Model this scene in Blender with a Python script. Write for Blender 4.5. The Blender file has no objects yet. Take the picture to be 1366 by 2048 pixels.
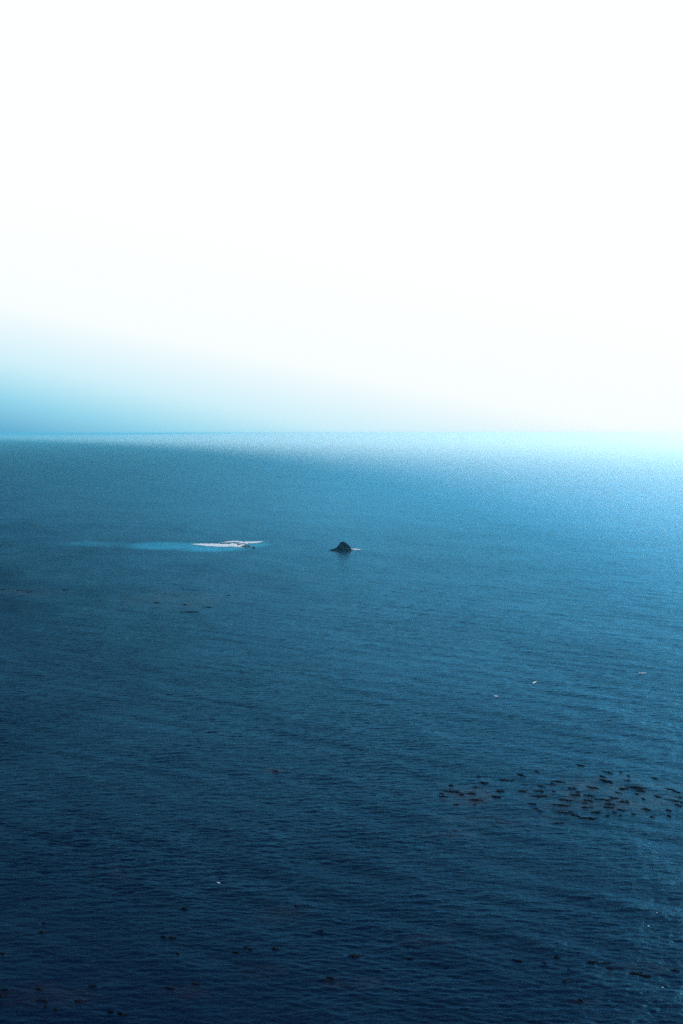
import bpy, math, random
import numpy as np

C = bpy.context.scene
rad = math.radians

# ------------------------------------------------------------------ camera
F = 4836.0          # focal length in pixels of the 1366x2048 photograph (85 mm lens)
HOR = 866.0         # row of the true horizon
H = 80.0            # cliff-top height above the sea
PITCH = math.atan((1024.0 - HOR) / F)
cam_d = bpy.data.cameras.new('camera')
cam_d.sensor_fit = 'VERTICAL'
cam_d.sensor_height = 36.0
cam_d.sensor_width = 24.0
cam_d.lens = 36.0 * F / 2048.0
cam_d.clip_start = 1.0
cam_d.clip_end = 900000.0
cam = bpy.data.objects.new('camera', cam_d)
C.collection.objects.link(cam)
cam.location = (0, 0, H)
cam.rotation_euler = (math.pi / 2 - PITCH, 0, 0)
C.camera = cam
C.render.resolution_x, C.render.resolution_y = 683, 1024

# ------------------------------------------------------------------ render settings
C.render.engine = 'CYCLES'
C.cycles.use_denoising = False
C.cycles.max_bounces = 6
C.cycles.glossy_bounces = 2
C.cycles.diffuse_bounces = 2
C.cycles.volume_bounces = 1
C.cycles.sample_clamp_direct = 3.0
C.cycles.sample_clamp_indirect = 2.0
C.view_settings.view_transform = 'Standard'
C.view_settings.look = 'None'
C.view_settings.exposure = 0.0
C.view_settings.gamma = 1.0
C.view_settings.use_curve_mapping = False

# ------------------------------------------------------------------ sun and sky
SUN_EL, SUN_AZ = 17.0, 19.0          # azimuth measured to the right of the view (+Y)
w = bpy.data.worlds.new('World')
C.world = w
w.use_nodes = True
nt = w.node_tree
nt.nodes.clear()
def N(tree, kind, **kw):
    n = tree.nodes.new(kind)
    for k, v in kw.items():
        setattr(n, k, v)
    return n
def M(tree, op, a, b=None, c=None, clamp=False):
    n = tree.nodes.new('ShaderNodeMath'); n.operation = op; n.use_clamp = clamp
    for i, v in enumerate((a, b, c)):
        if v is None: continue
        if isinstance(v, (int, float)): n.inputs[i].default_value = v
        else: tree.links.new(v, n.inputs[i])
    return n.outputs[0]
def MR(tree, v, a, b, c, d, smooth=True):
    n = tree.nodes.new('ShaderNodeMapRange')
    n.interpolation_type = 'SMOOTHSTEP' if smooth else 'LINEAR'
    n.clamp = True
    tree.links.new(v, n.inputs[0])
    for i, q in enumerate((a, b, c, d)): n.inputs[i + 1].default_value = q
    return n.outputs[0]
def RAMP(tree, v, stops, interp='LINEAR'):
    n = tree.nodes.new('ShaderNodeValToRGB')
    cr = n.color_ramp; cr.interpolation = interp
    cr.elements[0].position, cr.elements[0].color = stops[0][0], (*stops[0][1], 1)
    cr.elements[1].position, cr.elements[1].color = stops[-1][0], (*stops[-1][1], 1)
    for p, c in stops[1:-1]:
        e = cr.elements.new(p); e.color = (*c, 1)
    tree.links.new(v, n.inputs[0])
    return n.outputs[0]
def MIX(tree, f, a, b, mode='MIX'):
    n = tree.nodes.new('ShaderNodeMix'); n.data_type = 'RGBA'; n.blend_type = mode
    n.clamp_factor = True
    for sock, v in ((n.inputs[0], f), (n.inputs[6], a), (n.inputs[7], b)):
        if isinstance(v, (int, float)): sock.default_value = v
        elif isinstance(v, tuple): sock.default_value = (*v, 1)
        else: tree.links.new(v, sock)
    return n.outputs[2]

SKY_STRENGTH = 0.1
AZ_SHIFT, AZ_GAIN = 0.6, 0.13
HIGH_SKY = [(0.0, (0.95, 0.90, 0.90)), (0.125, (0.48, 0.58, 0.72)), (0.22, (0.15, 0.30, 0.48)),
            (0.32, (0.04, 0.12, 0.20)), (0.50, (0.012, 0.05, 0.10)), (1.0, (0.008, 0.03, 0.07))]
sky = N(nt, 'ShaderNodeTexSky', sky_type='NISHITA', sun_disc=False,
        sun_elevation=rad(SUN_EL), sun_rotation=rad(SUN_AZ), altitude=80.0,
        air_density=1.0, dust_density=1.5, ozone_density=2.0)
tc = N(nt, 'ShaderNodeTexCoord')
sx = N(nt, 'ShaderNodeSeparateXYZ')
nt.links.new(tc.outputs['Generated'], sx.inputs[0])
az = M(nt, 'MULTIPLY', M(nt, 'ARCTAN2', sx.outputs[0], sx.outputs[1]), 57.29578)
el = M(nt, 'MULTIPLY', M(nt, 'ARCSINE', sx.outputs[2]), 57.29578)
# fog bank low over the sea: thicker and brighter towards the sun on the right
azc = M(nt, 'MINIMUM', M(nt, 'MAXIMUM', az, -30.0), 30.0)
s = M(nt, 'ADD', el, M(nt, 'MULTIPLY', azc, 0.20))
s01 = MR(nt, s, -4.0, 4.0, 0.0, 1.0, smooth=False)
fog = RAMP(nt, s01, [
    (0.00, (0.030, 0.160, 0.290)),
    (0.20, (0.075, 0.330, 0.520)),
    (0.30, (0.110, 0.410, 0.620)),
    (0.34, (0.190, 0.510, 0.720)),
    (0.40, (0.300, 0.670, 0.840)),
    (0.45, (0.440, 0.770, 0.900)),
    (0.51, (0.620, 0.870, 0.965)),
    (0.68, (0.940, 0.995, 1.000)),
    (1.00, (0.990, 1.000, 1.000)),
])
# unseen sky above the view, shaped for the water's reflections: slate blue, brighter right
t_el = M(nt, 'SUBTRACT', el, M(nt, 'MULTIPLY', azc, AZ_SHIFT))
hi = RAMP(nt, MR(nt, t_el, 5.0, 45.0, 0.0, 1.0, smooth=False), HIGH_SKY)
rise = MR(nt, el, 9.0, 14.0, 0.0, 1.0)
away = M(nt, 'MULTIPLY', MR(nt, M(nt, 'ABSOLUTE', az), 16.0, 45.0, 0.0, 1.0), -1.3)      # the glow is local
azg = M(nt, 'MINIMUM', M(nt, 'MAXIMUM', az, -14.0), 14.0)
side = M(nt, 'POWER', 2.71828, M(nt, 'MULTIPLY', rise, M(nt, 'ADD', away, M(nt, 'MULTIPLY', azg, AZ_GAIN))))
sc_ = N(nt, 'ShaderNodeVectorMath', operation='SCALE')
nt.links.new(hi, sc_.inputs[0]); nt.links.new(M(nt, 'MULTIPLY', side, 2.0 / SKY_STRENGTH), sc_.inputs['Scale'])
veil = MIX(nt, 1.0, sky.outputs[0], (0.10, 0.42, 0.75), 'MULTIPLY')
upper = MIX(nt, MR(nt, el, 30.0, 60.0, 0.0, 0.4), sc_.outputs[0], veil)
sf = N(nt, 'ShaderNodeVectorMath', operation='SCALE')
nt.links.new(fog, sf.inputs[0]); sf.inputs['Scale'].default_value = 1.0 / SKY_STRENGTH
col = MIX(nt, MR(nt, el, 10.2, 12.5, 0.0, 1.0), sf.outputs[0], upper)
bg = N(nt, 'ShaderNodeBackground')
bg.inputs[1].default_value = SKY_STRENGTH
nt.links.new(col, bg.inputs[0])
wo = N(nt, 'ShaderNodeOutputWorld')
nt.links.new(bg.outputs[0], wo.inputs[0])
w.cycles.sampling_method = 'MANUAL'
w.cycles.sample_map_resolution = 1024

sd = bpy.data.lights.new('sun', 'SUN')
sd.energy = 2.0
sd.angle = rad(16.0)
sd.color = (1.0, 0.97, 0.92)
so = bpy.data.objects.new('sun', sd)
C.collection.objects.link(so)
so.rotation_euler = (rad(90 - SUN_EL), 0, rad(180 - SUN_AZ))

# ------------------------------------------------------------------ helpers
rng = np.random.default_rng(11)
random.seed(5)
def ground(px, py, z=0.0):
    """world point on the plane z seen at a pixel of the photograph (for measuring positions)"""
    x = (px - 683.0) / F; y = -(py - 1024.0) / F
    cp, sp = math.cos(PITCH), math.sin(PITCH)
    d = (x, cp + y * sp, -sp + y * cp)
    t = (z - H) / d[2]
    return np.array((d[0] * t, d[1] * t, z))

def tag(o, label=None, cat=None, group=None, kind=None):
    if label: o['label'] = label
    if cat: o['category'] = cat
    if group: o['group'] = group
    if kind: o['kind'] = kind
    return o
def mesh_obj(name, verts, faces, mat, parent=None, smooth=True):
    me = bpy.data.meshes.new(name)
    me.from_pydata([tuple(v) for v in verts], [], [tuple(f) for f in faces])
    me.materials.append(mat)
    if smooth:
        me.polygons.foreach_set('use_smooth', np.ones(len(me.polygons), dtype=bool))
    me.update()
    o = bpy.data.objects.new(name, me)
    C.collection.objects.link(o)
    if parent: o.parent = parent
    return o
def new_mat(name):
    m = bpy.data.materials.new(name); m.use_nodes = True
    t = m.node_tree; t.nodes.clear()
    out = t.nodes.new('ShaderNodeOutputMaterial')
    b = t.nodes.new('ShaderNodeBsdfPrincipled')
    t.links.new(b.outputs[0], out.inputs[0])
    return m, t, b, out

# value noise on a lattice, for numpy arrays
def vnoise(x, y, seed=0):
    r = np.random.default_rng(seed).random((256, 256)).astype(np.float32)
    xi = np.floor(x).astype(np.int64); yi = np.floor(y).astype(np.int64)
    fx = (x - xi).astype(np.float32); fy = (y - yi).astype(np.float32)
    fx = fx * fx * (3 - 2 * fx); fy = fy * fy * (3 - 2 * fy)
    a = r[xi & 255, yi & 255]; b = r[(xi + 1) & 255, yi & 255]
    c = r[xi & 255, (yi + 1) & 255]; d = r[(xi + 1) & 255, (yi + 1) & 255]
    return (a * (1 - fx) + b * fx) * (1 - fy) + (c * (1 - fx) + d * fx) * fy

# ------------------------------------------------------------------ the sea: wave spectrum
comps = []      # (kx, ky, amplitude, phase, wavelength)
def add_wave(lam, ang, slope):
    k = 2 * math.pi / lam
    comps.append((k * math.sin(ang), -k * math.cos(ang), slope / k, rng.random() * 6.283, lam))
for i in range(84):                                   # wind chop running towards the cliff
    lam = 0.9 * (7.5 / 0.9) ** ((i + rng.random()) / 84)
    ang = rad(6) + rng.normal(0, rad(70))
    add_wave(lam, ang, 0.0100 * (1.2 if lam < 3.2 else 0.7))
for i in range(16):                                   # swell crossing from the right
    lam = 9.0 + 14.0 * rng.random()
    add_wave(lam, rad(-62) + rng.normal(0, rad(18)), 0.0072)

def gust(x, y):
    g = vnoise(x / 38.0 + 31.7, y / 95.0 + 12.2, 3) * 0.6 + vnoise(x / 13.0, y / 40.0 + 7.1, 4) * 0.4
    return 0.30 + 1.35 * g
def sea_height(x, y, row_dx=None, row_dy=None):
    x = np.asarray(x, dtype=np.float64); y = np.asarray(y, dtype=np.float64)
    z = np.zeros(x.shape)
    g = 1.0 + (gust(x, y) - 1.0) / (1.0 + np.abs(y) / 1500.0)
    for kx, ky, a, ph, lam in comps:
        wgt = a
        if row_dy is not None:
            ly = 2 * math.pi / max(abs(ky), 1e-6); lx = 2 * math.pi / max(abs(kx), 1e-6)
            wgt = a * np.clip((ly / row_dy - 2.2) / 2.0, 0, 1) * np.clip((lx / row_dx - 2.2) / 2.0, 0, 1)
            keep = wgt > 1e-6
            if not keep.any(): continue
            n = int(np.nonzero(keep)[0].max()) + 1
            th = kx * x[:n] + ky * y[:n] + ph
            z[:n] += wgt[:n, None] * np.sin(th) * (g[:n] if lam < 8 else 1.0)
        else:
            z += a * np.sin(kx * x + ky * y + ph) * (g if lam < 8 else 1.0)
    return z

SHORE = 300000.0
# kelp beds under the surface (centre, half-size in photo pixels, strength)
BEDS = [(935, 1592, 62, 22, .8), (1210, 1590, 170, 42, .85), (895, 1668, 60, 10, .55), (1010, 1640, 160, 14, .3),
        (350, 1200, 130, 20, .7), (60, 1184, 75, 8, .65), (455, 1192, 60, 10, .5), (548, 1541, 26, 5, .9),
        (560, 1830, 60, 20, .35), (690, 1918, 60, 12, .45), (690, 1965, 90, 16, .35), (860, 1880, 55, 14, .45),
        (500, 1160, 160, 14, .3), (230, 1745, 70, 14, .35), (520, 1940, 60, 18, .3), (90, 1990, 120, 30, .3),
        (1290, 1935, 80, 16, .4), (360, 1985, 70, 14, .4), (1160, 2003, 40, 6, .4), (1310, 1250, 1, 1, .0)]
TURQ = [(335, 1092, 90, 8, .85), (425, 1096, 75, 8, 1.0), (505, 1089, 34, 7, .7), (190, 1088, 70, 5, .3)]
def pix_of(x, y):
    cp, sp = math.cos(PITCH), math.sin(PITCH)
    dep = y * cp + H * sp
    v = (H * cp - y * sp)
    return 683 + F * x / dep, 1024 + F * v / dep

def build_sea():
    # distances of the rows: spacing follows what can be told apart from the cliff top
    d = [0.0, 60.0, 120.0, 180.0, 230.0, 265.0]
    r = 280.0
    while r < 2600.0:
        d.append(r); r += 0.21 * (r / 300.0) ** 1.12
    while r < SHORE:
        d.append(r); r += 0.26 * (r / 300.0) ** 1.12 + (r - 2600.0) ** 2 / 190000.0 * 0.12
    d.append(SHORE)
    d = np.array(d)
    # azimuths: fine in front of the cliff, coarse round the back
    azs = np.concatenate([np.arange(-180, -30, 6.0), np.arange(-30, -13, 1.0),
                          np.arange(-13, 13, 0.042), np.arange(13, 30, 1.0), np.arange(30, 180.1, 6.0)])
    A = np.radians(azs)
    nr, nc = len(d), len(A)
    X = d[:, None] * np.sin(A)[None, :]
    Y = d[:, None] * np.cos(A)[None, :]
    dd = np.gradient(d)
    fine = (azs > -13.2) & (azs < 13.2)
    Z = np.zeros_like(X)
    i0 = int(np.searchsorted(d, 280.0))
    fi = np.nonzero(fine)[0]
    Zf = sea_height(X[i0:, fi], Y[i0:, fi], d[i0:] * math.radians(0.042), dd[i0:])
    edge = np.clip((13.0 - np.abs(azs[fi])) / 0.5, 0, 1)
    Z[i0:, fi] = Zf * edge[None, :]
    Z[i0:i0 + 3] *= 0.2
    co = np.empty((nr * nc, 3), dtype=np.float32)
    co[:, 0] = X.ravel(); co[:, 1] = Y.ravel(); co[:, 2] = Z.ravel()
    # attributes: submerged kelp and aerated water
    PX, PY = pix_of(X, np.maximum(Y, 100.0))
    n1 = vnoise(X / 5.0 + 40, Y / 14.0 + 9, 7) * .5 + vnoise(X / 1.7, Y / 4.0, 8) * .5
    kelp = np.zeros_like(X); turq = np.zeros_like(X)
    for cx, cy, hx, hy, st in BEDS:
        q = ((PX - cx) / hx) ** 2 + ((PY - cy) / hy) ** 2
        kelp = np.maximum(kelp, (st if cy < 1700 else st * .6) * np.clip(1.25 - q, 0, 1) * np.clip((n1 - .25) * 2.4, 0, 1))
    for cx, cy, hx, hy, st in TURQ:
        q = ((PX - cx) / hx) ** 2 + ((PY - cy) / hy) ** 2
        turq = np.maximum(turq, st * np.clip(1.3 - q, 0, 1) * np.clip(.45 + n1, 0, 1))
    bad = Y < 150
    kelp[bad] = 0; turq[bad] = 0
    idx = np.arange(nr * nc).reshape(nr, nc)
    q = np.stack([idx[:-1, :-1], idx[1:, :-1], idx[1:, 1:], idx[:-1, 1:]], axis=-1).reshape(-1, 4)
    q = q[:, ::-1]
    me = bpy.data.meshes.new('sea')
    me.vertices.add(len(co)); me.vertices.foreach_set('co', co.ravel())
    me.loops.add(q.size); me.loops.foreach_set('vertex_index', np.ascontiguousarray(q).ravel().astype(np.int32))
    me.polygons.add(len(q)); me.polygons.foreach_set('loop_start', np.arange(0, q.size, 4, dtype=np.int32))
    me.polygons.foreach_set('use_smooth', np.ones(len(q), dtype=bool))
    me.update(calc_edges=True)
    # brightness painted into the reflectance: dimmer left, brighter right and far out, random patches
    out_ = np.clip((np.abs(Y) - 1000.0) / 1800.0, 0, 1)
    refl_gain = 1.0 + 0.30 * out_ * out_ * (3 - 2 * out_) + np.where(X < 0, 0.96, 0.45) * np.tanh(X / (120.0 + 0.08 * np.abs(Y))) + 0.35 / (1 + np.abs(Y) / 1500.0) * (vnoise(X / 30.0 + 3 + Y / 160.0, Y / 110.0 + 11, 21) - .5) + 0.30 / (1 + np.abs(Y) / 1500.0) * (vnoise(X / 9.0 + 3 + Y / 50.0, Y / 34.0 + 11, 22) - .5)
    for nm, arr in (('kelp_below', kelp), ('air_bubbles', turq), ('refl_gain', refl_gain)):
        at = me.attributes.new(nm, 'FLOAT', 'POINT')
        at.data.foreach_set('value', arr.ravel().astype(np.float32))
    o = bpy.data.objects.new('sea', me)
    C.collection.objects.link(o)
    tag(o, kind='structure')
    return o

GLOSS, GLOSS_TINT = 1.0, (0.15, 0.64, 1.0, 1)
def sea_material():
    m, t, b, out = new_mat('sea_water')
    geo = t.nodes.new('ShaderNodeNewGeometry')
    def noise(scale, stretch, detail, rough=0.6, rot=0.0):
        mp = t.nodes.new('ShaderNodeMapping'); mp.inputs['Rotation'].default_value = (0, 0, rot)
        mp.inputs['Scale'].default_value = stretch
        t.links.new(geo.outputs['Position'], mp.inputs[0])
        n = t.nodes.new('ShaderNodeTexNoise'); n.inputs['Scale'].default_value = scale
        n.inputs['Detail'].default_value = detail; n.inputs['Roughness'].default_value = rough
        t.links.new(mp.outputs[0], n.inputs['Vector'])
        return n.outputs[0]
    small = noise(1.5, (1.1, 1.1, 1), 3.0, 0.7, rad(10))
    mid = noise(0.22, (0.8, 1.3, 1), 3.0, 0.6, rad(-12))
    broad = noise(0.13, (1.0, 0.42, 1), 2.0, 0.5, rad(6))
    hgt = M(t, 'ADD', M(t, 'ADD', M(t, 'MULTIPLY', small, 0.065), M(t, 'MULTIPLY', mid, 0.15)), M(t, 'MULTIPLY', broad, 0.42))
    bp = t.nodes.new('ShaderNodeBump'); bp.inputs['Strength'].default_value = 1.0
    bp.inputs['Distance'].default_value = 1.0
    t.links.new(hgt, bp.inputs['Height']); 
    def attr(nm):
        a = t.nodes.new('ShaderNodeAttribute'); a.attribute_name = nm; return a.outputs['Fac']
    big = noise(0.012, (1.0, 0.6, 1), 4.0, 0.55)
    deep = MIX(t, MR(t, big, .38, .62, 0, 1), (0.0028, 0.0115, 0.0370), (0.0040, 0.0150, 0.0420))
    c1 = MIX(t, attr('kelp_below'), deep, (0.036, 0.024, 0.028))
    c2 = MIX(t, attr('air_bubbles'), c1, (0.030, 0.330, 0.480))
    # deep water below, a tinted mirror of the sky on top, mixed by the angle of each wave facet
    t.nodes.remove(b)
    df = t.nodes.new('ShaderNodeBsdfDiffuse'); t.links.new(c2, df.inputs[0]); t.links.new(bp.outputs[0], df.inputs['Normal'])
    gl = t.nodes.new('ShaderNodeBsdfGlossy'); gl.inputs['Color'].default_value = GLOSS_TINT
    gl.inputs['Roughness'].default_value = 0.12; t.links.new(bp.outputs[0], gl.inputs['Normal'])
    # reflectance as seen through a polarising filter: steeper with the angle than plain Fresnel
    dt = t.nodes.new('ShaderNodeVectorMath'); dt.operation = 'DOT_PRODUCT'
    t.links.new(bp.outputs[0], dt.inputs[0]); t.links.new(geo.outputs['Incoming'], dt.inputs[1])
    fr = M(t, 'POWER', M(t, 'SUBTRACT', 1.0, M(t, 'MAXIMUM', dt.outputs['Value'], 0.0), clamp=True), 17.0)
    # facets turned away from the eye show little of their area
    fr = M(t, 'MULTIPLY', fr, MR(t, dt.outputs['Value'], 0.0, 0.02, 0.0, 1.0, smooth=False))
    mx = t.nodes.new('ShaderNodeMixShader')
    t.links.new(M(t, 'MULTIPLY', fr, M(t, 'MULTIPLY', attr('refl_gain'), GLOSS)), mx.inputs[0])
    t.links.new(df.outputs[0], mx.inputs[1]); t.links.new(gl.outputs[0], mx.inputs[2])
    t.links.new(mx.outputs[0], out.inputs[0])
    return m
sea = build_sea()
sea.data.materials.append(sea_material())

# ------------------------------------------------------------------ materials of the small things
def rock_material():
    m, t, b, out = new_mat('dark_wet_rock')
    g = t.nodes.new('ShaderNodeNewGeometry')
    n = t.nodes.new('ShaderNodeTexNoise'); n.inputs['Scale'].default_value = 0.9; n.inputs['Detail'].default_value = 8
    t.links.new(g.outputs['Position'], n.inputs['Vector'])
    t.links.new(RAMP(t, n.outputs[0], [(0.3, (0.001, 0.002, 0.010)), (0.62, (0.003, 0.004, 0.016)), (0.8, (0.007, 0.008, 0.024))]), b.inputs['Base Color'])
    bp = t.nodes.new('ShaderNodeBump'); bp.inputs['Strength'].default_value = 0.5; bp.inputs['Distance'].default_value = 0.25
    t.links.new(n.outputs[0], bp.inputs['Height']); t.links.new(bp.outputs[0], b.inputs['Normal'])
    b.inputs['Roughness'].default_value = 1.0
    b.inputs['Specular IOR Level'].default_value = 0.0
    return m
def kelp_material():
    m, t, b, out = new_mat('wet_kelp')
    g = t.nodes.new('ShaderNodeNewGeometry')
    n = t.nodes.new('ShaderNodeTexNoise'); n.inputs['Scale'].default_value = 2.2; n.inputs['Detail'].default_value = 5
    t.links.new(g.outputs['Position'], n.inputs['Vector'])
    t.links.new(RAMP(t, n.outputs[0], [(0.35, (0.007, 0.009, 0.015)), (0.7, (0.026, 0.018, 0.018))]), b.inputs['Base Color'])
    bp = t.nodes.new('ShaderNodeBump'); bp.inputs['Strength'].default_value = 0.5; bp.inputs['Distance'].default_value = 0.1
    t.links.new(n.outputs[0], bp.inputs['Height']); t.links.new(bp.outputs[0], b.inputs['Normal'])
    b.inputs['Roughness'].default_value = 1.0
    b.inputs['Specular IOR Level'].default_value = 0.0
    return m
def foam_material():
    m, t, b, out = new_mat('sea_foam')
    b.inputs['Base Color'].default_value = (0.86, 0.95, 0.97, 1)
    b.inputs['Roughness'].default_value = 0.9
    # lacy foam: holes where the water shows through
    g = t.nodes.new('ShaderNodeNewGeometry')
    n = t.nodes.new('ShaderNodeTexNoise'); n.inputs['Scale'].default_value = 0.8; n.inputs['Detail'].default_value = 6
    n.inputs['Roughness'].default_value = 0.7
    t.links.new(g.outputs['Position'], n.inputs['Vector'])
    a = t.nodes.new('ShaderNodeAttribute'); a.attribute_name = 'foam_cover'
    al = MR(t, M(t, 'ADD', n.outputs[0], M(t, 'SUBTRACT', a.outputs['Fac'], 0.95)), -0.05, 0.4, 0, 1)
    t.links.new(al, b.inputs['Alpha'])
    return m
ROCK, KELP, FOAM = rock_material(), kelp_material(), foam_material()

# ------------------------------------------------------------------ rocks
def sea_rock(name, prof, base_y, depth_ratio, seed, label, group=None, n=70, rough=1.0):
    """prof: photo-pixel outline (x, y) along the top; real depth front to back"""
    c = ground(sum(p[0] for p in prof) / len(prof), base_y)
    sc = math.hypot(c[1], H) / F
    xs = np.array([p[0] for p in prof]); hs = np.array([base_y - p[1] for p in prof]) * sc
    x0, x1 = xs.min(), xs.max()
    half = (x1 - x0) / 2 * sc
    cx = ground((x0 + x1) / 2, base_y)
    u = np.linspace(-1.0, 1.0, n); v = np.linspace(-1, 1, n)
    U, V = np.meshgrid(u, v, indexing='ij')
    px = (x0 + x1) / 2 + U * (x1 - x0) / 2
    h = np.interp(px, xs, hs)
    hm = hs.max()
    wid = (0.28 + 0.72 * np.sqrt(np.clip(h / hm, 0, 1))) * np.sqrt(np.clip(1 - U ** 2, 0, 1)) ** 0.5
    skew = 0.25 * (vnoise(U * 3 + 20, V * 0 + seed, seed) - .5)
    q = np.clip(np.abs(V - skew) , 0, 1)
    fall = 1 - q ** 2.2
    ridge = vnoise(U * 6 + 9, V * 5 + 3, seed + 1) * .5 + vnoise(U * 15, V * 12 + 5, seed + 2) * .3 + vnoise(U * 34, V * 30 + 8, seed + 3) * .2
    z = h * fall * (1 + 0.5 * (ridge - .5) * q * rough) + (ridge - .5) * 0.35 * rough * np.clip(h, 0, 1) * 0.6
    z = np.where((q > .96) | (np.abs(U) > .985), -1.2, z)
    X = U * half
    Y = V * wid * half * depth_ratio
    X = X + (ridge - .5) * 0.5 * rough * (1 - np.abs(U)) * q
    verts = np.stack([X, Y, z - 0.05], -1).reshape(-1, 3)
    faces = []
    for i in range(n - 1):
        for j in range(n - 1):
            a = i * n + j
            faces.append((a, a + n, a + n + 1, a + 1))
    # closed underside
    nb = len(verts)
    vb = verts.copy(); vb[:, 2] = -2.0
    verts = np.vstack([verts, vb])
    for i in range(n - 1):
        for j in range(n - 1):
            a = nb + i * n + j
            faces.append((a, a + 1, a + n + 1, a + n))
    for i in range(n - 1):
        for a, b2 in ((i * n, (i + 1) * n), (i * n + n - 1, (i + 1) * n + n - 1)):
            faces.append((a, b2, nb + b2, nb + a))
        for a, b2 in ((i, i + 1), ((n - 1) * n + i, (n - 1) * n + i + 1)):
            faces.append((a, b2, nb + b2, nb + a))
    o = mesh_obj(name, verts, faces, ROCK)
    o.location = (cx[0], cx[1], 0)
    o.rotation_euler = (0, 0, math.atan2(-cx[0], cx[1]))
    tag(o, label, 'rock', group)
    return o
sea_rock('sea_stack', [(656.5, 1100.5), (660, 1099.6), (664, 1098.6), (668, 1097.4), (672, 1095.4), (675, 1092.8), (677.3, 1089.6), (679, 1086.6), (681, 1084.4), (683.5, 1083.3),
                       (687, 1083.2), (690, 1084.3), (693, 1086.4), (696, 1088.9), (699, 1091.8), (701.3, 1095), (702.6, 1098), (703.2, 1100.5)],
         1101.0, 0.55, 21, 'large dark humped rock standing alone in the sea, long low tail to its left', rough=0.45)
GR = 'low rocks awash in the white surf'
sea_rock('reef_rock', [(473.5, 1090.5), (475, 1088.6), (477, 1087.9), (480, 1088.4), (482.5, 1088.9), (484.5, 1090.5)], 1090.6, 0.7, 31,
         'low black rock in the surf, farthest back and leftmost of three', GR, n=28)
sea_rock('reef_rock', [(480.5, 1093.6), (483, 1091.9), (486, 1091), (489, 1090.6), (491, 1089.9), (494, 1090.8), (497, 1091.0), (500, 1091.9), (502, 1093.6)], 1093.8, 0.5, 41,
         'longest low black rock at the right end of the white surf', GR, n=34)
sea_rock('reef_rock', [(504, 1095.8), (505.5, 1094), (507.5, 1093.4), (509, 1094.1), (510.8, 1095.8)], 1096.0, 0.7, 51,
         'smallest black rock, in open water just right of the white surf', GR, n=24)

# ------------------------------------------------------------------ foam
def foam_sheet(name, path, label, kind=None, group=None, cat='foam', seed=1, height=0.12, dens=1.0, nu=90, nv=14):
    """path: list of (px, py, half-thickness px) down the middle of the foam, laid on the water"""
    P = np.array(path, dtype=float)
    s_ = np.linspace(0, len(P) - 1, nu)
    k = np.arange(len(P))
    cx, cy, th = (np.interp(s_, k, P[:, i]) for i in range(3))
    v = np.linspace(-1, 1, nv)
    verts, den = [], []
    for i in range(nu):
        for j in range(nv):
            e = 0.75 + 0.5 * vnoise(np.array([i * 0.31 + seed]), np.array([(v[j] > 0) * 5.0 + 2]), seed + 60)[0]
            g = ground(cx[i], cy[i] - v[j] * th[i] * e)
            verts.append(g)
            den.append(dens * (1.0 - 0.62 * abs(v[j]) ** 2.2) * min(1, .55 + 3.0 * min(i, nu - 1 - i) / nu))
    verts = np.array(verts)
    sea_z = sea_height(verts[:, 0], verts[:, 1])
    vv = np.tile(v, nu)
    lump = vnoise(verts[:, 0] / 1.3, verts[:, 1] / 2.5, seed + 2)
    verts[:, 2] = np.maximum(sea_z, 0) + height * (0.35 + lump) * (1 - vv ** 2) + 0.05
    o0 = verts.mean(0) * np.array([1, 1, 0])
    low = verts.copy(); low[:, 2] -= 0.03 + height * 0.5 * (1 - vv ** 2)
    n = len(verts)
    allv = np.vstack([verts, low]) - o0
    faces = []
    for i in range(nu - 1):
        for j in range(nv - 1):
            a = i * nv + j
            faces.append((a, a + nv, a + nv + 1, a + 1))
    o = mesh_obj(name, allv[:n], faces, FOAM)
    at = o.data.attributes.new('foam_cover', 'FLOAT', 'POINT')
    at.data.foreach_set('value', np.array(den, dtype=np.float32))
    o.location = o0
    tag(o, label, cat, group, kind)
    return o
foam_sheet('surf', [(382, 1089, .6), (395, 1089, 1.6), (410, 1089.6, 2.4), (430, 1090.3, 3.4), (446, 1091.2, 3.4), (456, 1091.0, 3.2), (468, 1090.2, 4.0), (480, 1091, 3.6), (492, 1092.5, 2.6), (502, 1093.5, .8)],
           'long white patch of breaking surf around the low black rocks', seed=3, height=0.28, dens=1.15, nu=160, nv=22)
foam_sheet('foam_streak', [(440, 1086.5, .5), (452, 1084.6, 1), (464, 1083.4, 1.5), (476, 1083.8, 2.0), (488, 1085.6, 2.4), (500, 1085.6, 2.4), (512, 1084.8, 1.8), (520, 1084, 1.8), (527, 1084, .6)],
           'thin broken white foam streak just beyond the low black rocks', seed=9, height=0.3, dens=0.98, nu=120, nv=14)
foam_sheet('foam_streak', [(700.5, 1098.2, .5), (706, 1098.6, 1.0), (712, 1099, 1.1), (718, 1099.4, .9), (724, 1099.2, .4)],
           'short white foam streak trailing right from the large humped rock', seed=13, height=0.3, dens=1.05, nu=50, nv=8)
WC = 'small whitecaps on the open water'
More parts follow.
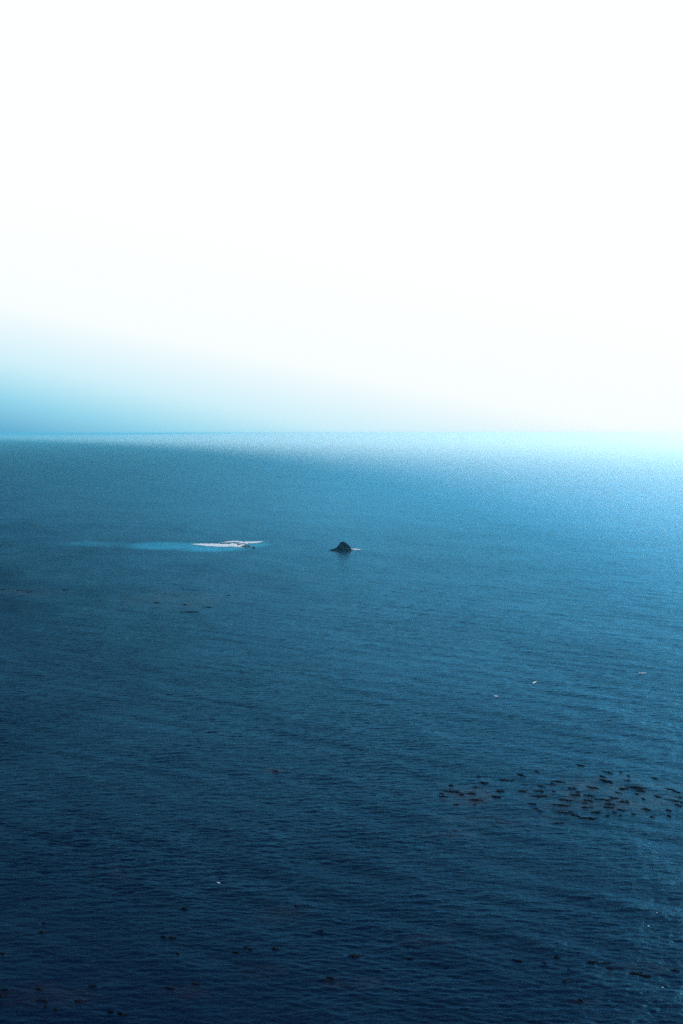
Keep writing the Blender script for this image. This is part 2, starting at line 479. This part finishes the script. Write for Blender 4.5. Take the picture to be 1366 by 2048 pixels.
for (x, y, L, t_, tilt, lab) in [
        (1069, 1365.5, 9, 1.6, -.35, 'brightest small whitecap, on the right above the kelp bed'),
        (992, 1393, 8, 1.4, .1, 'small dull whitecap, on the right below and left of the brightest whitecap'),
        (437, 1767, 8, 1.4, .15, 'pale bluish whitecap alone in the lower left half of the water'),
        (1285, 1347, 18, .7, -.05, 'thin long foam line near the right edge, above the kelp bed'),
        (1314, 1827, 3, 1.2, 0, 'tiny white fleck near the right edge between the kelp bed and the raft row'),
        (1325, 1976, 3, 1.2, 0, 'tiny white fleck near the right edge, below the row of kelp rafts'),
        (1297, 1853, 6, .9, .2, 'faint foam fleck near the right edge, above the row of kelp rafts')]:
    foam_sheet('whitecap', [(x - L / 2, y - tilt * L / 2, t_ * .3), (x - L / 5, y - tilt * L / 5, t_), (x + L / 5, y + tilt * L / 5, t_), (x + L / 2, y + tilt * L / 2, t_ * .3)],
               lab, group=WC, cat='whitecap', seed=int(x) % 97, height=0.15, dens=0.88, nu=22, nv=6)

# ------------------------------------------------------------------ floating kelp
def frond_mesh(x0, y0, x1, y1, th, seed, bow=0.0, lift=0.16, n=26, m=8):
    """a drifting strand between two points of the water, th photo-pixels thick as seen from the cliff"""
    r = np.random.default_rng(seed)
    t = np.linspace(0, 1, n)
    cx = x0 + (x1 - x0) * t
    cy = y0 + (y1 - y0) * t + bow * np.sin(math.pi * t) + 0.35 * np.sin(t * 11 + r.random() * 6) * (1 - abs(2 * t - 1))
    pa, pb = r.uniform(.5, 1.7), r.uniform(.5, 1.7)
    prof = (t ** pa * (1 - t) ** pb) / ((pa / (pa + pb)) ** pa * (pb / (pa + pb)) ** pb) * (0.55 + 0.75 * vnoise(t * 7 + seed, t * 0 + 1.5, seed % 50 + 100) + 0.02)
    pts = np.array([ground(a, b) for a, b in zip(cx, cy)])
    dpt = np.array([ground(a, b - 0.5) for a, b in zip(cx, cy)]) - np.array([ground(a, b + 0.5) for a, b in zip(cx, cy)])
    verts = []
    for i in range(n):
        hw = np.linalg.norm(dpt[i]) * th * prof[i] * 0.28
        for j in range(m):
            a = 2 * math.pi * j / m
            jag = 1 + 0.25 * (r.random() - .5)
            p = pts[i] + np.array([0, 1, 0]) * math.cos(a) * hw * jag
            verts.append((p[0], p[1], math.sin(a) * lift * prof[i] * (1 if math.sin(a) > 0 else .4)))
    verts = np.array(verts)
    verts[:, 2] += sea_height(verts[:, 0], verts[:, 1]) + 0.05
    faces = []
    for i in range(n - 1):
        for j in range(m):
            a, b = i * m + j, i * m + (j + 1) % m
            faces.append((a, b, b + m, a + m))
    faces.append(tuple(range(m))[::-1]); faces.append(tuple(range((n - 1) * m, n * m)))
    return verts, faces

def kelp_clump(cx, cy, L, th, dy, label, group, seed, bow=0.0):
    """main strand plus, on the larger ones, fronds trailing from it"""
    L = L * 1.12
    x0, x1 = cx - L / 2, cx + L / 2
    y0, y1 = cy - dy / 2, cy + dy / 2
    v, f = frond_mesh(x0, y0, x1, y1, th, seed, bow)
    org = ground(cx, cy)
    o = mesh_obj('kelp_clump', v - org, f, KELP)
    o.location = org
    tag(o, label, 'kelp', group)
    r = random.Random(seed)
    k = 0 if L < 13 else (1 if L < 20 else (2 if L < 28 else 3))
    for q in range(k):
        a = r.uniform(.1, .7); ln = r.uniform(.3, .55)
        fx = x0 + (x1 - x0) * a; fy = y0 + (y1 - y0) * a + bow * math.sin(math.pi * a)
        off = r.choice((-1, 1)) * r.uniform(.4, 1.3) * th * .8
        fv, ff = frond_mesh(fx, fy, fx + ln * L, fy + (y1 - y0) * ln + off, th * r.uniform(.3, .55), seed + 7 * q + 3, r.uniform(-.6, .6), 0.10, n=16, m=6)
        fo = mesh_obj('frond', fv - org, ff, KELP, parent=o)
    return o
# (x, y, length, thickness, fall, bow, label) in photo pixels
BIG = 'kelp strands in the large kelp bed on the right'
bed = [
 (902,1581,36,2.4,4,1.5,'long thin kelp strand at the upper left end of the right-hand bed'),
 (922,1589,14,1.8,1,0,None),(940,1588.5,24,3.2,-1,-2,'arched brown kelp strand in the reddish left end of the right-hand bed'),
 (952,1600,30,3.4,3,0,'thick kelp strand at the lower left end of the right-hand bed'),
 (884,1587,12,1.5,2,0,None),(886,1593,16,1.5,1,0,None),
 (966,1566,24,4,3,0,'stubby kelp strand above the reddish left end of the right-hand bed'),
 (1010,1560,28,4,3,0,'bold wedge-shaped kelp strand on the upper left side of the right-hand bed'),
 (958,1553,8,1.5,1,0,None),(901,1570,12,1.6,1,0,None),(950,1574,10,1.4,0,0,None),(1000,1584,20,3.2,0,-1,None),
 (992,1594,18,2.6,2,0,None),(1043,1551,22,3.2,8,0,'steeply slanting kelp strand at the top left of the right-hand bed'),
 (1071,1542,14,2,5,0,None),(1081,1572,14,2.8,3,0,None),(1076,1582,22,3.2,3,0,None),(1043,1583,18,2.2,0,-1,None),
 (1072,1590,36,2,0,2,'long shallow U-shaped kelp strand left of the middle of the right-hand bed'),
 (1064,1608,20,1.8,3,0,None),(1071,1618,14,1.5,1,0,None),(1078,1623,10,1.5,1,0,None),(912,1608,14,1.6,0,0,None),(949,1609,8,1.2,0,0,None),
 (1159,1530.5,18,3,4,0,'topmost kelp strand of the right-hand bed, lying apart in clear water'),
 (1212,1544,26,2.2,7,0,'slender slanting kelp strand near the top of the right-hand bed'),
 (1206,1554,14,3,4,0,None),(1210,1562,28,3.8,6,0,'thick slanting kelp strand in the upper middle of the right-hand bed'),
 (1242,1544,8,1.6,3,0,None),(1258,1552,8,2.2,2,0,None),(1252,1561,14,2.6,4,0,None),(1310,1556,16,3,5,0,None),
 (1116.5,1563,30,3,3,0,'flat kelp strand in the upper left of the right-hand bed, pointed at both ends'),
 (1104,1567.5,8,2,1,0,None),(1186,1574.5,28,3,6,1,'kelp strand sloping down rightward in the middle of the right-hand bed'),
 (1247,1577,20,3.6,1,0,None),(1277,1573.6,52,3.6,5,3,'longest and boldest kelp strand, sagging in the middle, upper right of the right-hand bed'),
 (1281,1582,20,2,3,0,None),(1341,1579.5,22,3.6,5,0,None),(1355,1585,12,2,3,0,None),(1237,1586,16,2,4,0,None),
 (1146,1577,20,1.8,2,0,None),(1156,1584,10,1.6,0,0,None),(1149,1590,22,4,2,1,None),(1180,1591.5,26,2.2,3,0,'thin kelp strand in the centre of the right-hand bed, with a hooked right end'),
 (1228.5,1596,22,2.6,3,1,None),(1288,1598,10,2,3,0,None),(1316,1592.5,16,3.4,5,0,None),
 (1347,1601,40,3.8,8,0,'long thick kelp strand cut by the right edge, sloping down to the right'),
 (1359,1611,20,4,4,0,'kelp strand at the right edge just below the long thick one'),
 (1127,1599,32,2.8,5,1,'curved kelp strand in the left middle of the right-hand bed, thicker to the right'),
 (1176,1601,18,3.4,1,0,None),(1207,1600,36,4,4,0,'thick long kelp strand at the heart of the right-hand bed'),
 (1244,1605,28,4.6,2,0,'blackest short kelp strand just right of the heart of the right-hand bed'),
 (1170,1606.5,14,2.2,2,0,None),(1122,1610,38,1.8,4,0,'long hair-thin kelp strand in the lower left middle of the right-hand bed'),
 (1217,1609,24,1.8,2,0,None),(1219,1616,24,4,3,0,None),(1242,1620,20,2.2,4,0,None),(1289,1619,24,4.2,2,0,'plump kelp strand in the lower right of the right-hand bed'),
 (1336,1621,14,3.4,3,0,None),(1339.5,1632,12,3.6,3,0,None),(1189.6,1625,22,5,2,0,'oval black kelp mat in the lower middle of the right-hand bed'),
 (1174,1615,24,1.3,1,0,None),(1227.6,1625,12,1.8,2,0,None),(1125,1625.6,46,2.8,4,-1,'long wavy kelp strand along the lower left of the right-hand bed'),
 (1174,1637,34,4.4,3,0,'lowest thick kelp strand of the right-hand bed, joined to the wavy one'),
 (1150,1630.5,20,2,6,0,None),(1215,1632,12,2,0,0,None),(1239,1631,8,1.6,2,0,None),(1267,1629,12,1.6,2,0,None),(1306,1634,14,2.2,1,0,None),
 (1116,1645.5,24,1.2,-1,0,None),(1109,1583,10,2,0,0,None),(1275,1586,12,1.5,2,2,None),(1360,1595,8,2,0,0,None)]
# a scrap is told by the named strand it lies next to
HANDLE = {(902,1581): 'long upper left strand', (940,1588.5): 'arched brown strand', (952,1600): 'thick lower left strand',
 (966,1566): 'stubby strand', (1010,1560): 'bold wedge strand', (1043,1551): 'steep top left strand', (1072,1590): 'long U-shaped strand',
 (1159,1530.5): 'topmost strand', (1212,1544): 'slender top strand', (1210,1562): 'thick slanting strand', (1116.5,1563): 'flat pointed strand',
 (1186,1574.5): 'sloping middle strand', (1277,1573.6): 'longest sagging strand', (1180,1591.5): 'thin hooked strand',
 (1347,1601): 'long right edge strand', (1359,1611): 'lower right edge strand', (1127,1599): 'curved left middle strand', (1207,1600): 'thick central strand',
 (1244,1605): 'blackest short strand', (1122,1610): 'hair-thin strand', (1289,1619): 'plump lower right strand', (1189.6,1625): 'oval mat',
 (1125,1625.6): 'long wavy strand', (1174,1637): 'lowest thick strand'}
used_ = {}
def scrap_label(x, y, L, th):
    hx, hy = min(HANDLE, key=lambda h: (h[0] - x) ** 2 + (2.2 * (h[1] - y)) ** 2)
    dx, dy = x - hx, 2.2 * (y - hy)
    if abs(dx) > 1.8 * abs(dy): wh = 'right of' if dx > 0 else 'left of'
    elif abs(dy) > 1.8 * abs(dx): wh = 'below' if dy > 0 else 'above'
    else: wh = ('below' if dy > 0 else 'above') + ' and ' + ('right of' if dx > 0 else 'left of')
    size = 'tiny' if L <= 10 else ('small' if L <= 16 else 'medium')
    look = 'hair-thin' if th < 1.7 else ('thin' if th < 2.5 else ('slim' if th < 3.3 else 'thick'))
    lab = '%s %s kelp scrap %s the %s' % (size, look, wh, HANDLE[(hx, hy)])
    used_[lab] = used_.get(lab, 0) + 1
    if used_[lab] > 1: lab = lab.replace('kelp scrap', {2: 'second', 3: 'third', 4: 'fourth'}[used_[lab]] + ' kelp scrap')
    return lab
sd_ = 200
for (x, y, L, th, dy, bow, lab) in bed:
    sd_ += 17
    if lab is None: lab = scrap_label(x, y, L, th)
    kelp_clump(x, y, L, th, dy, lab, BIG, sd_, bow)
ROW = 'kelp rafts in a row at the lower right'
for (x, y, L, th, dy, lab) in [
 (1033.5,1921,20,2.4,6,'thin slanting kelp raft, leftmost of the lower right row'),
 (1088,1926,12,2.6,3,'small kelp raft, second from the left in the lower right row'),
 (1115,1915,13,4,1,'small round brown kelp raft, highest of the lower right row'),
 (1183.5,1925,20,5.5,2,'tangled brown kelp raft touching the left end of a flat thin one, lower right'),
 (1207.7,1927,26,3,0,'flat thin kelp raft between two tangled ones, lower right row'),
 (1218,1937,15,5.5,1,'round tangled kelp raft just under the flat thin one, lower right'),
 (1269,1947.5,24,6,2,'thick black head of kelp, largest of the lower right row'),
 (1291,1952,26,2.4,4,'long thin kelp tail trailing right from the largest raft of the lower right row'),
 (1350,1942,20,4,5,'brown kelp raft at the right edge, rightmost of the lower right row'),
 (1129,1962.5,11,2.6,0,'small kelp scrap below the lower right row of rafts'),
 (1137,1940,7,2,0,'tiny kelp scrap in the middle of the lower right row'),
 (1161,2001,12,3,2,'lone purplish kelp scrap near the bottom edge, lower right'),
 (820,1917,14,2.6,4,'faint kelp scrap alone left of the lower right row')]:
    sd_ += 17
    kelp_clump(x, y, L, th, dy, lab, ROW, sd_)
MIDG = 'loose kelp rafts at the bottom middle'
for (x, y, L, th, dy, lab) in [
 (595,1814,11,4,1,'small kelp raft, highest at the bottom middle'),
 (641.6,1863,14,3,0,'small flat kelp raft, second highest at the bottom middle'),
 (492,1896,10,3.2,1,'small kelp raft, upper one of a close pair left of the bottom middle'),
 (501,1900,9,1.8,4,'thin kelp curl between the close pair and the single raft, bottom middle'),
 (551,1898,13,5,2,'blocky kelp raft alone to the right of the close pair, bottom middle'),
 (473,1905,16,3.6,2,'kelp raft, lower left one of a close pair left of the bottom middle'),
 (707,1913,25,5,1,'wide black kelp raft, largest at the bottom middle'),
 (659,1958,20,5,5,'slanting kelp raft, lowest at the bottom middle'),
 (550,1542,16,1.3,2,'faint reddish kelp strand alone in the centre of the water')]:
    sd_ += 17
    kelp_clump(x, y, L, th, dy, lab, MIDG, sd_)
LFT = 'loose kelp rafts at the lower left'
for (x, y, L, th, dy, lab) in [
 (88,1848,9,4.2,1,'small round kelp raft, upper of two close together, upper lower-left'),
 (84,1866,15,4.6,0,'small mossy kelp raft, lower of two close together, upper lower-left'),
 (370,1818,11,4,1,'small tufted kelp raft, highest at the lower left'),
 (325,1874,14,1.5,4,'thin kelp tail leading left from a plump raft, lower left'),
 (344,1876,17,5,0,'plump black kelp raft with a thin tail to its left, lower left'),
 (4,1906,10,3.6,1,'kelp raft cut by the left edge, highest there'),
 (78,1979,15,3.4,1,'small flat kelp raft above the group near the lower left corner'),
 (78,2002,16,1.6,0,'thin kelp strand leading into a blunt raft, near the lower left corner'),
 (91,2003.5,10,4,1,'blunt kelp raft at the end of a thin strand, near the lower left corner'),
 (111,2020,12,3.4,1,'kelp scrap lowest and rightmost of the group near the lower left corner'),
 (91,2014,10,4,0,'small kelp scrap in the middle of the group near the lower left corner'),
 (157,2002,18,5,1,'triangular kelp raft right of the group near the lower left corner'),
 (184,1972,18,3.4,0,'faint kelp raft above the triangular one, lower left'),
 (246,2029,22,5.4,6,'slanting kelp raft closest to the bottom edge, lower left'),
 (222,2023,12,3.2,1,'small kelp scrap just left of the slanting raft at the bottom edge'),
 (337,1977,22,2.8,3,'slender kelp raft in the right of the lower left area'),
 (392,1969,16,3.6,2,'faint kelp raft, rightmost of the lower left area'),
 (356,1909,9,3,3,'tiny kelp scrap beneath the plump raft with a tail, lower left'),
 (2,1992,12,8,1,'tall dark kelp mound at the left edge near the bottom corner'),
 (2,2007.5,11,4,0,'kelp raft at the left edge just below the tall mound'),
 (9,1982,16,2,3,'thin kelp strand at the left edge just above the tall mound')]:
    sd_ += 17
    kelp_clump(x, y, L, th, dy, lab, LFT, sd_)
FAR = 'far kelp strands in the middle distance on the left'
for (x, y, L, th, dy, lab) in [
 (4,1179,12,1.4,1,'far kelp strand cut by the left edge in the middle distance'),
 (40,1181,16,.9,1,'faint thin far kelp strand near the left edge'),
 (58,1184,14,1.7,1,'dark far kelp strand beside the faint thin one near the left edge'),
 (130,1180,14,1.4,1,'far kelp strand alone, second group from the left in the middle distance'),
 (311,1205,12,.9,1,'faint far kelp strand left of the reddish patch below the surf'),
 (366,1209,14,1.4,1,'far kelp strand at the top of the reddish patch below the surf'),
 (413,1214,20,1.3,1,'far kelp strand right of the reddish patch below the surf'),
 (377,1224,36,1.7,1,'longest far kelp strand, lowest of those below the surf'),
 (454,1190.5,12,.9,0,'farthest faint kelp strand below the surf'),
 (560,953.5,22,1.0,.5,'thin dark streak of drifting kelp alone far out near the fog')]:
    sd_ += 17
    kelp_clump(x, y, L, th, dy, lab, FAR, sd_)

# ------------------------------------------------------------------ haze over the sea
def haze():
    z0, z1 = -3.0, H + 2.0
    X, Y0, Y1 = 305000.0, -305000.0, 305000.0
    v = [(-X, Y0, z0), (X, Y0, z0), (X, Y1, z0), (-X, Y1, z0), (-X, Y0, z1), (X, Y0, z1), (X, Y1, z1), (-X, Y1, z1)]
    f = [(3, 2, 1, 0), (4, 5, 6, 7), (0, 1, 5, 4), (1, 2, 6, 5), (2, 3, 7, 6), (3, 0, 4, 7)]
    m = bpy.data.materials.new('haze_air'); m.use_nodes = True
    t = m.node_tree; t.nodes.clear()
    out = t.nodes.new('ShaderNodeOutputMaterial')
    pv = t.nodes.new('ShaderNodeVolumePrincipled')
    pv.inputs['Color'].default_value = (0.20, 0.74, 1.0, 1)
    pv.inputs['Density'].default_value = 4.5e-5
    pv.inputs['Anisotropy'].default_value = 0.93
    t.links.new(pv.outputs[0], out.inputs['Volume'])
    o = mesh_obj('haze', v, f, m, smooth=False)
    tag(o, kind='stuff')
haze()

def fog_bank():
    """sea fog lying on the water far out: a long low wedge, thin on the left, nearer and taller on the right"""
    azs = np.concatenate([np.arange(-12.0, 16.0, 0.5), np.arange(16.0, 100.0, 6.0)])
    k = np.linspace(0, 1, 34)
    sm = lambda t: np.clip(t, 0, 1) ** 2 * (3 - 2 * np.clip(t, 0, 1))
    top = []
    for a in azs:
        front = math.exp(np.interp(a, [-80, -11, -8, -5.5, -3, 0, 4, 8, 14, 30, 100], np.log([60000, 42000, 24000, 14500, 8600, 4500, 2200, 1150, 900, 850, 850])))
        hgt = 2.0 + 78.7 * sm((a + 12.0) / 11.0)
        for q in k:
            r = front * (290000.0 / front) ** q
            top.append((r * math.sin(rad(a)), r * math.cos(rad(a)), 1.0 + hgt * sm((r / front - 1.0) / 1.0)))
    na, nk = len(azs), len(k)
    v = top + [(x, y, -2.0) for x, y, z in top]
    n0 = na * nk
    f = []
    for i in range(na - 1):
        for j in range(nk - 1):
            c = i * nk + j
            f.append((c, c + 1, c + nk + 1, c + nk)); f.append((n0 + c, n0 + c + nk, n0 + c + nk + 1, n0 + c + 1))
    for i in range(na - 1):
        for c in (i * nk, i * nk + nk - 1):
            f.append((c, c + nk, n0 + c + nk, n0 + c))
    for j in range(nk - 1):
        for c in (j, (na - 1) * nk + j):
            f.append((c, c + 1, n0 + c + 1, n0 + c))
    m = bpy.data.materials.new('fog_air'); m.use_nodes = True
    t = m.node_tree; t.nodes.clear()
    out = t.nodes.new('ShaderNodeOutputMaterial')
    pv = t.nodes.new('ShaderNodeVolumePrincipled')
    pv.inputs['Color'].default_value = (0.80, 0.95, 1.0, 1)
    pv.inputs['Density'].default_value = 1.9e-4
    pv.inputs['Anisotropy'].default_value = 0.93
    t.links.new(pv.outputs[0], out.inputs['Volume'])
    o = mesh_obj('fog_bank', v, f, m, smooth=False)
    tag(o, kind='stuff')
    import bmesh
    bm = bmesh.new(); bm.from_mesh(o.data); bmesh.ops.recalc_face_normals(bm, faces=bm.faces); bm.to_mesh(o.data); bm.free()
fog_bank()
